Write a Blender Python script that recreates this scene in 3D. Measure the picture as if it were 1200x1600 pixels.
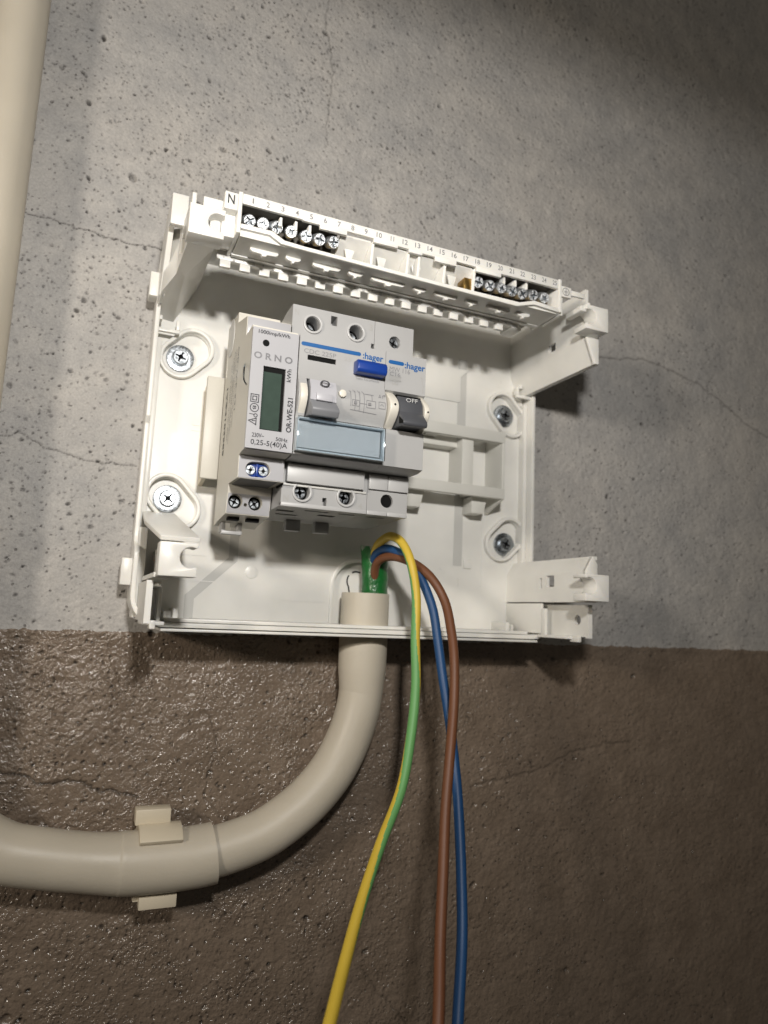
import bpy, bmesh, math, random
import numpy as np
from mathutils import Vector, Matrix

# ------------------------------------------------------------------ scene, camera, light
# All measures below are millimetres: x right along the wall, y into the wall
# (the wall face is y = 78, the device fronts y = 0), z up.  W() turns them into metres.
WALL = 78.0
def W(p): return Vector((p[0] * .001, (p[1] - WALL) * .001, (p[2] + 1500) * .001))
for o in list(bpy.data.objects): bpy.data.objects.remove(o)
scene = bpy.context.scene
col = scene.collection

cam_d = bpy.data.cameras.new('camera'); cam = bpy.data.objects.new('camera', cam_d); col.objects.link(cam)
cam_pos = (-66.77, -245.69, -56.98)
rgt, up, bck = (.91793, -.39442, .04293), (-.09625, -.11640, .98853), (-.38490, -.91153, -.14481)
cam.matrix_world = Matrix.Translation(W(cam_pos)) @ Matrix((rgt, up, bck)).transposed().to_4x4()
cam_d.sensor_fit = 'HORIZONTAL'; cam_d.sensor_width = 36; cam_d.lens = 33.3
cam_d.clip_start = .005; cam_d.clip_end = 20
cam_d.dof.use_dof = True; cam_d.dof.focus_distance = .275; cam_d.dof.aperture_fstop = 14
scene.camera = cam

world = bpy.data.worlds.new('World'); scene.world = world; world.use_nodes = True
bg = world.node_tree.nodes['Background']
bg.inputs[0].default_value = (1, .90, .76, 1); bg.inputs[1].default_value = .045

def area(name, loc, target, sx, sy, power, colour, spread=180):
    d = bpy.data.lights.new(name, 'AREA'); d.shape = 'RECTANGLE'; d.size = sx * .001; d.size_y = sy * .001
    d.energy = power; d.color = colour; d.spread = math.radians(spread)
    o = bpy.data.objects.new(name, d); col.objects.link(o)
    a, b = W(loc), W(target)
    o.location = a; o.rotation_euler = (b - a).to_track_quat('-Z', 'Y').to_euler()
    return o
LAMP = (-52, -300, 78)
area('key_lamp_light', LAMP, (30, 78, 80), 24, 20, .585, (1, .965, .915), 125)
area('side_lamp_light', (-530, -370, 84), (120, 78, 40), 70, 70, .68, (1, .90, .77), 110)
area('ceiling_fill_light', (-250, -1500, 1500), (60, 78, 40), 1200, 160, 1.1, (1, .88, .68))  # weak fill added from above, no such tube is known

scene.view_settings.view_transform = 'Standard'; scene.view_settings.look = 'None'
scene.view_settings.exposure = 0; scene.view_settings.gamma = 1
scene.render.resolution_x = 768; scene.render.resolution_y = 1024
scene.render.engine = 'CYCLES'

# ------------------------------------------------------------------ materials
def mat(name, colour, rough=.4, metal=0, spec=.5, bump=None, vary=0, vscale=60, rvary=0, coat=0, sss=0):
    m = bpy.data.materials.new(name); m.use_nodes = True
    nt = m.node_tree; N = nt.nodes; L = nt.links
    b = N['Principled BSDF']
    b.inputs['Base Color'].default_value = (*colour, 1)
    b.inputs['Roughness'].default_value = rough; b.inputs['Metallic'].default_value = metal
    b.inputs['Specular IOR Level'].default_value = spec
    b.inputs['Coat Weight'].default_value = coat
    if sss:
        b.inputs['Subsurface Weight'].default_value = sss
        b.inputs['Subsurface Radius'].default_value = (1, .8, .5); b.inputs['Subsurface Scale'].default_value = .0012
    tc = N.new('ShaderNodeTexCoord')
    if vary:
        n = N.new('ShaderNodeTexNoise'); n.inputs['Scale'].default_value = vscale; n.inputs['Detail'].default_value = 5
        L.new(tc.outputs['Object'], n.inputs['Vector'])
        r = N.new('ShaderNodeMapRange'); r.inputs[1].default_value = .3; r.inputs[2].default_value = .7
        r.inputs[3].default_value = 1 - vary; r.inputs[4].default_value = 1
        L.new(n.outputs['Fac'], r.inputs[0])
        mx = N.new('ShaderNodeMix'); mx.data_type = 'RGBA'; mx.blend_type = 'MULTIPLY'; mx.inputs[0].default_value = 1
        mx.inputs[6].default_value = (*colour, 1); L.new(r.outputs[0], mx.inputs[7]); L.new(mx.outputs[2], b.inputs['Base Color'])
        if rvary:
            r2 = N.new('ShaderNodeMapRange'); r2.inputs[1].default_value = .3; r2.inputs[2].default_value = .7
            r2.inputs[3].default_value = rough - rvary; r2.inputs[4].default_value = rough + rvary
            L.new(n.outputs['Fac'], r2.inputs[0]); L.new(r2.outputs[0], b.inputs['Roughness'])
    if bump:
        n2 = N.new('ShaderNodeTexNoise'); n2.inputs['Scale'].default_value = bump[0]; n2.inputs['Detail'].default_value = 3
        L.new(tc.outputs['Object'], n2.inputs['Vector'])
        bp = N.new('ShaderNodeBump'); bp.inputs['Strength'].default_value = 1; bp.inputs['Distance'].default_value = bump[1]
        L.new(n2.outputs['Fac'], bp.inputs['Height']); L.new(bp.outputs['Normal'], b.inputs['Normal'])
    return m
M = {}
M['white'] = mat('white_plastic', (.80, .788, .748), .33, vary=.12, vscale=45, rvary=.06, bump=(2500, .00004), sss=.15)
M['thin'] = mat('thin_plastic', (.56, .555, .53), .42, vary=.05)
M['rail'] = mat('rail_plastic', (.70, .69, .64), .4, vary=.05)
M['meter'] = mat('meter_plastic', (.60, .575, .51), .42, vary=.06, rvary=.05, bump=(2500, .00004))
M['front'] = mat('meter_front_plastic', (.405, .405, .425), .3, vary=.03)
M['breaker'] = mat('breaker_plastic', (.385, .385, .385), .4, vary=.05, rvary=.05, bump=(3000, .00004))
M['breaker_w'] = mat('breaker_flap_plastic', (.45, .45, .45), .38, vary=.04)
M['cheek'] = mat('cheek_plastic', (.66, .63, .56), .4)
M['grey'] = mat('grey_toggle_plastic', (.20, .205, .22), .38, vary=.05)
M['lightgrey'] = mat('light_grey_plastic', (.42, .42, .45), .36)
M['dgrey'] = mat('dark_toggle_plastic', (.075, .078, .088), .36, vary=.1)
M['black'] = mat('black_plastic_and_shade', (.006, .006, .006), .7, spec=.12)  # black parts, and painted shade inside screw slots and sockets
M['chamber_shade'] = mat('shaded_chamber_brown', (.105, .095, .08), .5, spec=.3, vary=.15)  # brown-grey tone paints the shade on white plastic
M['blue'] = mat('blue_button_plastic', (.009, .042, .25), .3)
M['blue_ink'] = mat('blue_print', (.0, .085, .28), .5)
M['ink'] = mat('black_print', (.02, .02, .025), .6)
M['grey_ink'] = mat('grey_print', (.20, .20, .21), .6)
M['faint_ink'] = mat('faint_print', (.36, .355, .34), .6)
M['white_ink'] = mat('white_print', (.5, .5, .5), .6)
M['silver'] = mat('silver_print', (.30, .30, .315), .25, metal=.5)
M['lcd'] = mat('lcd_glass', (.05, .075, .062), .14, spec=.5, vary=.12, vscale=300)
M['zinc'] = mat('zinc_steel', (.56, .60, .645), .30, metal=.95, vary=.3, vscale=900, rvary=.1)
M['bright'] = mat('bright_screw_steel', (.78, .81, .84), .42, metal=.9, vary=.35, vscale=1200, rvary=.12, bump=(1600, .0004))
M['steel'] = mat('dull_steel', (.42, .45, .48), .32, metal=1, vary=.3, vscale=700, rvary=.1)
M['brass'] = mat('brass', (.45, .29, .10), .35, metal=1, vary=.3, vscale=500)
M['pvc'] = mat('cream_pvc', (.56, .51, .42), .45, vary=.13, vscale=28, rvary=.06, bump=(700, .00005), sss=.1)
M['clip'] = mat('clip_plastic', (.66, .59, .46), .42, vary=.05)
M['green_tape'] = mat('green_sheath', (.009, .125, .024), .32, vary=.25, vscale=250, bump=(260, .0006))
M['cut'] = mat('sheath_cut_edge', (.42, .5, .40), .6)
M['w_brown'] = mat('brown_insulation', (.15, .055, .022), .52, vary=.1, vscale=90)
M['w_blue'] = mat('blue_insulation', (.009, .06, .175), .5, vary=.1, vscale=90)
M['w_yellow'] = mat('yellow_insulation', (.62, .44, .045), .52, vary=.06, vscale=90)
M['w_green'] = mat('green_insulation', (.13, .35, .11), .52, vary=.06, vscale=90)
M['added_lampbody'] = mat('added_lamp_plastic', (.03, .03, .03), .5)
def clear_mat():
    m = bpy.data.materials.new('clear_cover'); m.use_nodes = True
    nt = m.node_tree; N = nt.nodes; L = nt.links
    N.remove(N['Principled BSDF'])
    t = N.new('ShaderNodeBsdfTransparent'); t.inputs[0].default_value = (.965, .98, .985, 1)
    g = N.new('ShaderNodeBsdfGlossy'); g.inputs['Roughness'].default_value = .06; g.inputs[0].default_value = (.9, .95, 1, 1)
    f = N.new('ShaderNodeFresnel'); f.inputs[0].default_value = 1.5
    mx = N.new('ShaderNodeMixShader'); ad = N.new('ShaderNodeMath'); ad.operation = 'ADD'; ad.inputs[1].default_value = .07; L.new(f.outputs[0], ad.inputs[0]); L.new(ad.outputs[0], mx.inputs[0]); L.new(t.outputs[0], mx.inputs[1]); L.new(g.outputs[0], mx.inputs[2])
    L.new(mx.outputs[0], N['Material Output'].inputs[0])
    return m
M['clear'] = clear_mat()
M['edge'] = mat('edge_highlight_plastic', (.50, .56, .60), .18, spec=.6)  # pale tone paints the highlights along the clear cover's edges
M['paper'] = mat('label_paper', (.47, .50, .53), .6)

# ------------------------------------------------------------------ mesh helpers (millimetres)
class MB:
    def __init__(s): s.v = []; s.f = []; s.m = []
    def add(s, vs, fs, mi=0):
        k = len(s.v); s.v += [tuple(p) for p in vs]; s.f += [tuple(i + k for i in f) for f in fs]; s.m += [mi] * len(fs); return s
    def box(s, x0, x1, y0, y1, z0, z1, mi=0):
        vs = [(x, y, z) for z in (z0, z1) for y in (y0, y1) for x in (x0, x1)]
        return s.add(vs, [(0, 2, 3, 1), (4, 5, 7, 6), (0, 1, 5, 4), (2, 6, 7, 3), (0, 4, 6, 2), (1, 3, 7, 5)], mi)
    def prism(s, poly, a0, a1, axis='y', mi=0):
        # poly: 2D outline; axis x -> (y,z), y -> (x,z), z -> (x,y)
        def p3(q, a): return (a, q[0], q[1]) if axis == 'x' else (q[0], a, q[1]) if axis == 'y' else (q[0], q[1], a)
        n = len(poly)
        vs = [p3(q, a0) for q in poly] + [p3(q, a1) for q in poly]
        fs = [tuple(range(n)), tuple(range(2 * n - 1, n - 1, -1))] + [(i, i + n, (i + 1) % n + n, (i + 1) % n) for i in range(n)]
        return s.add(vs, fs, mi)
    def ring(s, outer, inner, a0, a1):
        # frame between two outlines of equal length in (x,z), from y=a0 to a1
        n = len(outer)
        vs = [(q[0], a, q[1]) for a in (a0, a1) for q in list(outer) + list(inner)]
        fs = []
        for i in range(n):
            j = (i + 1) % n
            fs += [(i, j, n + j, n + i), (2*n + i, 3*n + i, 3*n + j, 2*n + j), (i, 2*n + i, 2*n + j, j), (n + i, n + j, 3*n + j, 3*n + i)]
        return s.add(vs, fs)
    def cyl(s, c, r, a0, a1, axis='y', n=24, mi=0):
        return s.prism([(c[0] + r * math.cos(2*math.pi*i/n), c[1] + r * math.sin(2*math.pi*i/n)) for i in range(n)], a0, a1, axis, mi)
    def tube(s, path, rad, n=16, caps=True, mat_fn=None, inner=None):
        path = [Vector(p) for p in path]; m = len(path)
        rad = rad if hasattr(rad, '__len__') else [rad] * m
        T = [(path[min(i + 1, m - 1)] - path[max(i - 1, 0)]).normalized() for i in range(m)]
        u = T[0].orthogonal().normalized(); base = len(s.v); rings = []
        for i in range(m):
            u = (u - T[i] * u.dot(T[i])).normalized(); w = T[i].cross(u)
            rings.append([path[i] + (u * math.cos(2*math.pi*k/n) + w * math.sin(2*math.pi*k/n)) * rad[i] for k in range(n)])
        vs = [p for r in rings for p in r]; fs = []; ms = []
        for i in range(m - 1):
            for k in range(n):
                k2 = (k + 1) % n
                fs.append((i*n + k, i*n + k2, (i+1)*n + k2, (i+1)*n + k))
                if mat_fn:
                    d = (rings[i][k] + rings[i][k2]) / 2 - path[i]; ms.append(mat_fn(i / (m - 1), d))
                else: ms.append(0)
        if caps: fs += [tuple(range(n - 1, -1, -1)), tuple((m-1)*n + k for k in range(n))]; ms += [0, 0]
        s.v += [tuple(p) for p in vs]; s.f += [tuple(a + base for a in f) for f in fs]; s.m += ms
        return s
    def mesh(s, name, org=(0, 0, 0), bevel=0, seg=2, weld=False):
        bm = bmesh.new()
        vv = [bm.verts.new(((p[0] - org[0]) * .001, (p[1] - org[1]) * .001, (p[2] - org[2]) * .001)) for p in s.v]
        for f, mi in zip(s.f, s.m):
            try: fc = bm.faces.new([vv[i] for i in f]); fc.material_index = mi
            except ValueError: pass
        if weld: bmesh.ops.remove_doubles(bm, verts=bm.verts, dist=1e-6)
        bmesh.ops.recalc_face_normals(bm, faces=bm.faces)
        if bevel:
            ed = [e for e in bm.edges if len(e.link_faces) == 2 and e.calc_face_angle(0) > .6]
            bmesh.ops.bevel(bm, geom=ed, offset=bevel * .001, offset_type='OFFSET', segments=seg, profile=.5, affect='EDGES', clamp_overlap=True)
        me = bpy.data.meshes.new(name); bm.to_mesh(me); bm.free()
        return me
def finish(me, mats):
    for m in (mats if isinstance(mats, (list, tuple)) else [mats]): me.materials.append(M[m])
    me.shade_smooth(); me.set_sharp_from_angle(angle=math.radians(38))
def link(name, me, parent=None, loc=None):
    o = bpy.data.objects.new(name, me); col.objects.link(o)
    if parent: o.parent = parent
    if loc: o.location = loc
    return o
ORG = {}
def thing(name, label, cat, loc, group=None):
    o = bpy.data.objects.new(name, None); o.empty_display_size = .01; col.objects.link(o); o.location = W(loc)
    o['label'] = label; o['category'] = cat
    if group: o['group'] = group
    ORG[o.name] = loc; return o
def org_of(p):
    while p.parent: p = p.parent
    return ORG[p.name]
def boolean(me, cutter, org, mode='DIFFERENCE'):
    a = bpy.data.objects.new('a', me); b = bpy.data.objects.new('b', cutter.mesh('c', org))
    col.objects.link(a); col.objects.link(b)
    md = a.modifiers.new('m', 'BOOLEAN'); md.object = b; md.operation = mode; md.solver = 'EXACT'
    dg = bpy.context.evaluated_depsgraph_get(); dg.update()
    out = bpy.data.meshes.new_from_object(a.evaluated_get(dg))
    bpy.data.objects.remove(a); bpy.data.objects.remove(b); return out
def part(name, mb, mats, parent, bevel=.25, cut=None, seg=2, label=None, weld=False):
    org = org_of(parent)
    if cut:
        me = boolean(mb.mesh(name, org, 0, weld=weld), cut, org)
        if bevel:
            bm = bmesh.new(); bm.from_mesh(me)
            bmesh.ops.remove_doubles(bm, verts=bm.verts, dist=1e-6)
            bmesh.ops.dissolve_limit(bm, angle_limit=.01, verts=bm.verts, edges=bm.edges)
            bm.to_mesh(me); bm.free()
    else: me = mb.mesh(name, org, bevel, seg, weld)
    if cut: me.materials.clear()
    finish(me, mats)
    o = link(name, me, parent)
    if label: o['label'] = label
    return o
def text_mesh(body, bold=0):
    c = bpy.data.curves.new('t', 'FONT'); c.body = body; c.size = 1; c.offset = bold; c.resolution_u = 3
    o = bpy.data.objects.new('t', c); col.objects.link(o)
    dg = bpy.context.evaluated_depsgraph_get(); dg.update()
    me = bpy.data.meshes.new_from_object(o.evaluated_get(dg))
    bpy.data.objects.remove(o); return me
def text(body, x0, x1, z0, z1, y, m, parent, bold=.0, rot=0, face='front', name='print'):
    # fitted into the rectangle; rot=1 reads upward, rot=-1 reads downward; face 'left' puts x0..x1 along y on plane x=y
    me = text_mesh(body, bold); n = len(me.vertices); co = np.empty(n * 3, np.float32); me.vertices.foreach_get('co', co); co = co.reshape(-1, 3)
    a = co[:, :2] - co[:, :2].min(0); a /= np.maximum(a.max(0), 1e-6)
    if rot == 1: a = np.stack([1 - a[:, 1], a[:, 0]], 1)
    if rot == -1: a = np.stack([a[:, 1], 1 - a[:, 0]], 1)
    u = x0 + a[:, 0] * (x1 - x0); v = z0 + a[:, 1] * (z1 - z0)
    org = org_of(parent)
    P = np.stack([u, np.full(n, y), v], 1) if face == 'front' else np.stack([np.full(n, y), u, v], 1)
    P = (P - np.array(org)) * .001
    me.vertices.foreach_set('co', P.astype(np.float32).ravel()); me.update()
    me.materials.clear(); me.materials.append(M[m])
    me.name = name
    return link(name, me, parent)
def lines(segs, w, y, m, parent, name='print'):
    mb = MB()
    for (x0, z0), (x1, z1) in segs:
        d = Vector((x1 - x0, z1 - z0)); l = d.length
        if l < 1e-6: continue
        d /= l; nx, nz = -d.y * w / 2, d.x * w / 2; ex, ez = d.x * w / 2, d.y * w / 2
        mb.add([(x0 - ex + nx, y, z0 - ez + nz), (x0 - ex - nx, y, z0 - ez - nz), (x1 + ex - nx, y, z1 + ez - nz), (x1 + ex + nx, y, z1 + ez + nz)], [(0, 1, 2, 3)])
    return part(name, mb, m, parent, 0)
def rect(x0, x1, z0, z1): return [((x0, z0), (x1, z0)), ((x1, z0), (x1, z1)), ((x1, z1), (x0, z1)), ((x0, z1), (x0, z0))]
def circ(cx, cz, r, n=20):
    p = [(cx + r * math.cos(2*math.pi*i/n), cz + r * math.sin(2*math.pi*i/n)) for i in range(n)]
    return [(p[i], p[(i + 1) % n]) for i in range(n)]
def stadium(cx, cz, length, width, ang, n=12):
    r = width / 2; h = length / 2 - r; ca, sa = math.cos(ang), math.sin(ang); out = []
    for k in range(n + 1):
        t = -math.pi/2 + math.pi * k / n; out.append((h + r * math.cos(t), r * math.sin(t)))
    for k in range(n + 1):
        t = math.pi/2 + math.pi * k / n; out.append((-h + r * math.cos(t), r * math.sin(t)))
    return [(cx + a * ca - b * sa, cz + a * sa + b * ca) for a, b in out]
def kink(pts, seed, a=.45):
    r = random.Random(seed); return [(x + r.uniform(-a, a), y + r.uniform(-a, a), z + r.uniform(-a, a)) if 5 < i else (x, y, z) for i, (x, y, z) in enumerate(pts)]
def spline(pts, n=8):
    P = [Vector(p) for p in pts]; out = []
    for i in range(len(P) - 1):
        p0, p1, p2, p3 = P[max(i-1, 0)], P[i], P[i+1], P[min(i+2, len(P)-1)]
        for k in range(n):
            t = k / n
            out.append(.5 * ((2*p1) + (p2 - p0)*t + (2*p0 - 5*p1 + 4*p2 - p3)*t*t + (3*p1 - p0 - 3*p2 + p3)*t*t*t))
    out.append(P[-1]); return out
def screw_head_mb(r, h, slot, depth, dome=.25, direction=(0, -1, 0), centre=(0, 0, 0), twist=.3, n=24):
    # a round head with a cross recess, its face towards `direction`
    d = Vector(direction).normalized(); u = d.cross(Vector((0, 0, 1))).normalized(); w = u.cross(d); c = Vector(centre)
    def P(rad, t, e): return c + (u * math.cos(t) + w * math.sin(t)) * rad + d * e
    rings = []
    rings.append([P(r, 2*math.pi*i/n, -h) for i in range(n)])
    rings.append([P(r, 2*math.pi*i/n, -dome) for i in range(n)])
    rings.append([P(r * .86, 2*math.pi*i/n, 0) for i in range(n)])
    star = []
    for i in range(n):
        t = 2*math.pi*i/n; a = (t - twist + math.pi/4) % (math.pi/2) - math.pi/4
        star.append((slot if abs(a) < .26 else slot * .42, t))
    rings.append([P(q, t, 0) for q, t in star]); rings.append([P(q * .72, t, -depth) for q, t in star])
    mb = MB(); vs = [p for rg in rings for p in rg]; fs = []
    for k in range(len(rings) - 1):
        for i in range(n): j = (i + 1) % n; fs.append((k*n + i, k*n + j, (k+1)*n + j, (k+1)*n + i))
    fs.append(tuple(range(n - 1, -1, -1))); k3 = 3 * n
    mb.add(vs, fs[:k3] + fs[-1:]); base = fs[k3:-1] + [tuple(4*n + i for i in range(n))]
    for f in base: mb.f.append(f); mb.m.append(1)  # recess faces get the second material, usually black in place of shade
    return mb

# ------------------------------------------------------------------ wall: one sheet with pits, trowel marks and cracks
PAINT = -68.3
CRACKS = [
 [(-104.3,107.9),(-94.3,108.3),(-85.4,108.1),(-74.7,106.4),(-63.9,105.2),(-47.3,105.5),(-33,106.6)],
 [(27,285),(25.6,269),(24.9,249.6),(28.2,235.8),(30.2,217.9),(29.3,202.7),(28.2,180.5)],
 [(-102.2,9.5),(-96.7,13),(-89.1,8.6),(-85.2,6.4),(-75.2,4.4),(-62.4,3.3),(-48,3.4)],
 [(187.4,98.2),(220.6,102.9),(240.5,105.8),(261.1,102.1),(282.4,97.5),(304.2,88.4),(321,78.1),(350.1,70.1),(372,64)],
 [(-92,-122),(-89,-123.2),(-78.6,-126.1),(-73.8,-128.8),(-64.5,-128.5),(-52.3,-131.1),(-43.4,-134),(-35.6,-137)],
 [(123.4,-140),(147.9,-136.5),(167.7,-132.5),(184.2,-124.9),(205.7,-121.6),(225.9,-121.1)],
 [(-10.9,-101.1),(-4.5,-112),(-6.8,-128.1),(-7.9,-138.6),(-2,-144.2),(21.8,-161.9)],
 [(68.7,-216.8),(78.8,-229.1),(94,-243.7)]]
def build_wall():
    rng = np.random.default_rng(7)
    def axis_lines(segments, outer0, outer1):
        xs = []
        for a, b, s0, s1 in segments:
            x = a
            while x < b: xs.append(x); x += s0 + (s1 - s0) * (x - a) / (b - a)
        xs.append(segments[-1][1])
        return np.array(outer0 + xs + outer1, float)
    xs = axis_lines([(-128, 70, .43, .55), (70, 380, .55, 1.2)], [-1200, -700, -400, -250, -180, -145], [400, 440, 520, 700, 1000, 1500])
    zs = axis_lines([(-300, -170, .8, .6), (-170, 215, .52, .52), (215, 415, .55, 1.2)], [-1300, -900, -600, -430, -350, -318], [430, 460, 520, 640, 900, 1300])
    nx, nz = len(xs), len(zs)
    X, Z = np.meshgrid(xs, zs)
    def vn(scale, seed, ax=1.0, az=1.0):
        r = np.random.default_rng(seed); G = r.random((256, 256))
        a = X * ax / scale; b = Z * az / scale; ia = np.floor(a).astype(int); ib = np.floor(b).astype(int)
        fa = a - ia; fb = b - ib; fa = fa*fa*(3 - 2*fa); fb = fb*fb*(3 - 2*fb)
        g = lambda i, j: G[i % 256, j % 256]
        return (g(ia, ib)*(1-fa)*(1-fb) + g(ia+1, ib)*fa*(1-fb) + g(ia, ib+1)*(1-fa)*fb + g(ia+1, ib+1)*fa*fb) - .5
    H = vn(90, 1) * 1.2 + vn(28, 2) * .5 + vn(9, 3, 1, .8) * .22 + vn(3.0, 4, .8, 1) * .26 + vn(1.5, 5, .8, 1) * .20
    H += np.where(Z > PAINT, 0, .12 + vn(2.4, 8, .8, 1) * .30 + vn(1.25, 9) * .20)
    pit = np.zeros_like(H); crack = np.zeros_like(H)
    n = 46000
    px = rng.uniform(-128, 378, n); pz = rng.uniform(-298, 412, n)
    cl = np.sin(px * .045 + pz * .02) * np.sin(pz * .05 - px * .013)
    dens = np.clip(1.0 - np.clip((px - 40) / 260, 0, .7), .1, 1) * (.62 + .38 * cl)
    dens *= np.where(pz < PAINT, np.where(px > 60, .45, .9), 1)
    keep = rng.random(n) < dens
    px, pz = px[keep], pz[keep]
    for x, z in zip(px, pz):
        r = min(1.5, .33 * math.exp(rng.normal(0.0, .42))); e = rng.uniform(1, 1.7)
        ang = rng.normal(-.5 if z > 60 else .1, .45); ca, sa = math.cos(ang), math.sin(ang)
        i0, i1 = np.searchsorted(xs, (x - 2.4*r*e, x + 2.4*r*e)); j0, j1 = np.searchsorted(zs, (z - 2.4*r*e, z + 2.4*r*e))
        if i1 <= i0 or j1 <= j0: continue
        dx = X[j0:j1, i0:i1] - x; dz = Z[j0:j1, i0:i1] - z
        q = ((dx*ca + dz*sa) / (r*e))**2 + ((-dx*sa + dz*ca) / r)**2
        bowl = np.clip(1.25 - q, 0, 1)
        deep = r * rng.uniform(.9, 2.2)
        H[j0:j1, i0:i1] -= deep * bowl
        H[j0:j1, i0:i1] += .10 * np.exp(-((q - 2.4)/1.1)**2) * r
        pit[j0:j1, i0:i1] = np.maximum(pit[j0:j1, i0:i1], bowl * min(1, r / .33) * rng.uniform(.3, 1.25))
    n2 = 70000
    for x, z, r, e in zip(rng.uniform(-126, 376, n2), rng.uniform(-296, 410, n2), rng.uniform(.28, .75, n2), rng.uniform(1, 2, n2)):
        ang = -.55 if z > 40 else .12
        i0, i1 = np.searchsorted(xs, (x - r*e, x + r*e)); j0, j1 = np.searchsorted(zs, (z - r*e, z + r*e))
        if i1 <= i0 or j1 <= j0: continue
        dx = X[j0:j1, i0:i1] - x; dz = Z[j0:j1, i0:i1] - z; ca, sa = math.cos(ang), math.sin(ang)
        H[j0:j1, i0:i1] -= .30 * r * np.clip(1 - ((dx*ca + dz*sa) / (r*e))**2 - ((-dx*sa + dz*ca) / r)**2, 0, 1)
    H += .32 * np.exp(-((Z - PAINT + 1.2 + vn(7, 12) * 1.6) / .9)**2)
    for ci, pl in enumerate(CRACKS):
        P = []
        for (a, b), (c2, d) in zip(pl[:-1], pl[1:]):
            m = max(2, int(math.hypot(c2 - a, d - b) / .45))
            for k in range(m): P.append((a + (c2 - a) * k / m, b + (d - b) * k / m))
        off = 0; off2 = 0
        for (x, z) in P:
            off = off * .9 + rng.normal(0, .2); off2 = off2 * .9 + rng.normal(0, .2)
            x += off; z += off2
            wd = (.30, .30, .30, .5, .5, .5, .4, .4)[ci]
            i0, i1 = np.searchsorted(xs, (x - 1.2, x + 1.2)); j0, j1 = np.searchsorted(zs, (z - 1.2, z + 1.2))
            if i1 <= i0 or j1 <= j0: continue
            q = np.exp(-(((X[j0:j1, i0:i1] - x)**2 + (Z[j0:j1, i0:i1] - z)**2) / wd**2))
            crack[j0:j1, i0:i1] = np.maximum(crack[j0:j1, i0:i1], q * (1, .6, .8, .6, .85, .4, .4, .5)[ci])
    H -= crack * np.where(Z < PAINT, 1.6, .8)
    edge = (np.abs(X) > 1e9)
    co = np.stack([X * .001, (-H) * .001, (Z + 1500) * .001], -1).reshape(-1, 3).astype(np.float32)
    idx = np.arange(nx * nz).reshape(nz, nx)
    q = np.stack([idx[:-1, :-1], idx[:-1, 1:], idx[1:, 1:], idx[1:, :-1]], -1).reshape(-1, 4).astype(np.int32)
    me = bpy.data.meshes.new('wall'); me.vertices.add(len(co)); me.vertices.foreach_set('co', co.ravel())
    me.loops.add(q.size); me.loops.foreach_set('vertex_index', q.ravel())
    me.polygons.add(len(q)); me.polygons.foreach_set('loop_start', np.arange(0, q.size, 4, dtype=np.int32))
    me.update(calc_edges=True)
    at = me.attributes.new('recess_shade', 'FLOAT', 'POINT'); at.data.foreach_set('value', np.clip(pit * .75 + crack * .9, 0, 1).astype(np.float32).ravel())  # shade of pits and cracks painted into the wall colour
    me.shade_smooth()
    # material
    m = bpy.data.materials.new('plaster_and_paint'); m.use_nodes = True; nt = m.node_tree; N = nt.nodes; L = nt.links; b = N['Principled BSDF']
    tc = N.new('ShaderNodeTexCoord')
    def noise(s, d=4, rgh=.55):
        x = N.new('ShaderNodeTexNoise'); x.inputs['Scale'].default_value = s; x.inputs['Detail'].default_value = d; x.inputs['Roughness'].default_value = rgh
        L.new(tc.outputs['Object'], x.inputs['Vector']); return x
    def math_(op, a, bb):
        x = N.new('ShaderNodeMath'); x.operation = op
        for i, k in enumerate((a, bb)):
            if isinstance(k, (int, float)): x.inputs[i].default_value = k
            else: L.new(k, x.inputs[i])
        return x.outputs[0]
    def mix(f, a, bb, bt='MIX'):
        x = N.new('ShaderNodeMix'); x.data_type = 'RGBA'; x.blend_type = bt
        for i, k in ((0, f), (6, a), (7, bb)):
            if isinstance(k, (int, float)): x.inputs[i].default_value = k
            elif isinstance(k, tuple): x.inputs[i].default_value = (*k, 1)
            else: L.new(k, x.inputs[i])
        return x.outputs[2]
    sep = N.new('ShaderNodeSeparateXYZ'); L.new(tc.outputs['Object'], sep.inputs[0])
    wob = math_('ADD', math_('MULTIPLY', math_('SUBTRACT', noise(260, 3).outputs['Fac'], .5), .0030), math_('MULTIPLY', math_('SUBTRACT', noise(28, 2).outputs['Fac'], .5), .0030))
    zz = math_('ADD', sep.outputs['Z'], wob)
    f = math_('LESS_THAN', zz, (PAINT + 1500) * .001)
    big = N.new('ShaderNodeMapRange'); big.inputs[1].default_value = .38; big.inputs[2].default_value = .62; L.new(noise(11, 5).outputs['Fac'], big.inputs[0])
    med = N.new('ShaderNodeMapRange'); med.inputs[1].default_value = .32; med.inputs[2].default_value = .68; L.new(noise(55, 6, .65).outputs['Fac'], med.inputs[0])
    fine = N.new('ShaderNodeMapRange'); fine.inputs[1].default_value = .3; fine.inputs[2].default_value = .7; fine.inputs[3].default_value = .86; fine.inputs[4].default_value = 1.06; L.new(noise(1100, 3).outputs['Fac'], fine.inputs[0])
    g1 = mix(big.outputs[0], (.42, .412, .402), (.475, .456, .432))
    g2 = mix(med.outputs[0], (.80, .805, .82), (1.06, 1.05, 1.035)); grey = mix(1.0, g1, g2, 'MULTIPLY')
    br = mix(med.outputs[0], (.170, .129, .096), (.235, .183, .140))
    c = mix(f, grey, br); c = mix(1.0, c, fine.outputs[0], 'MULTIPLY')
    vo = N.new('ShaderNodeTexVoronoi'); vo.inputs['Scale'].default_value = 430; vo.inputs['Randomness'].default_value = 1
    dis = N.new('ShaderNodeMix'); dis.data_type = 'VECTOR'; dis.inputs[0].default_value = .0006
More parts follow.
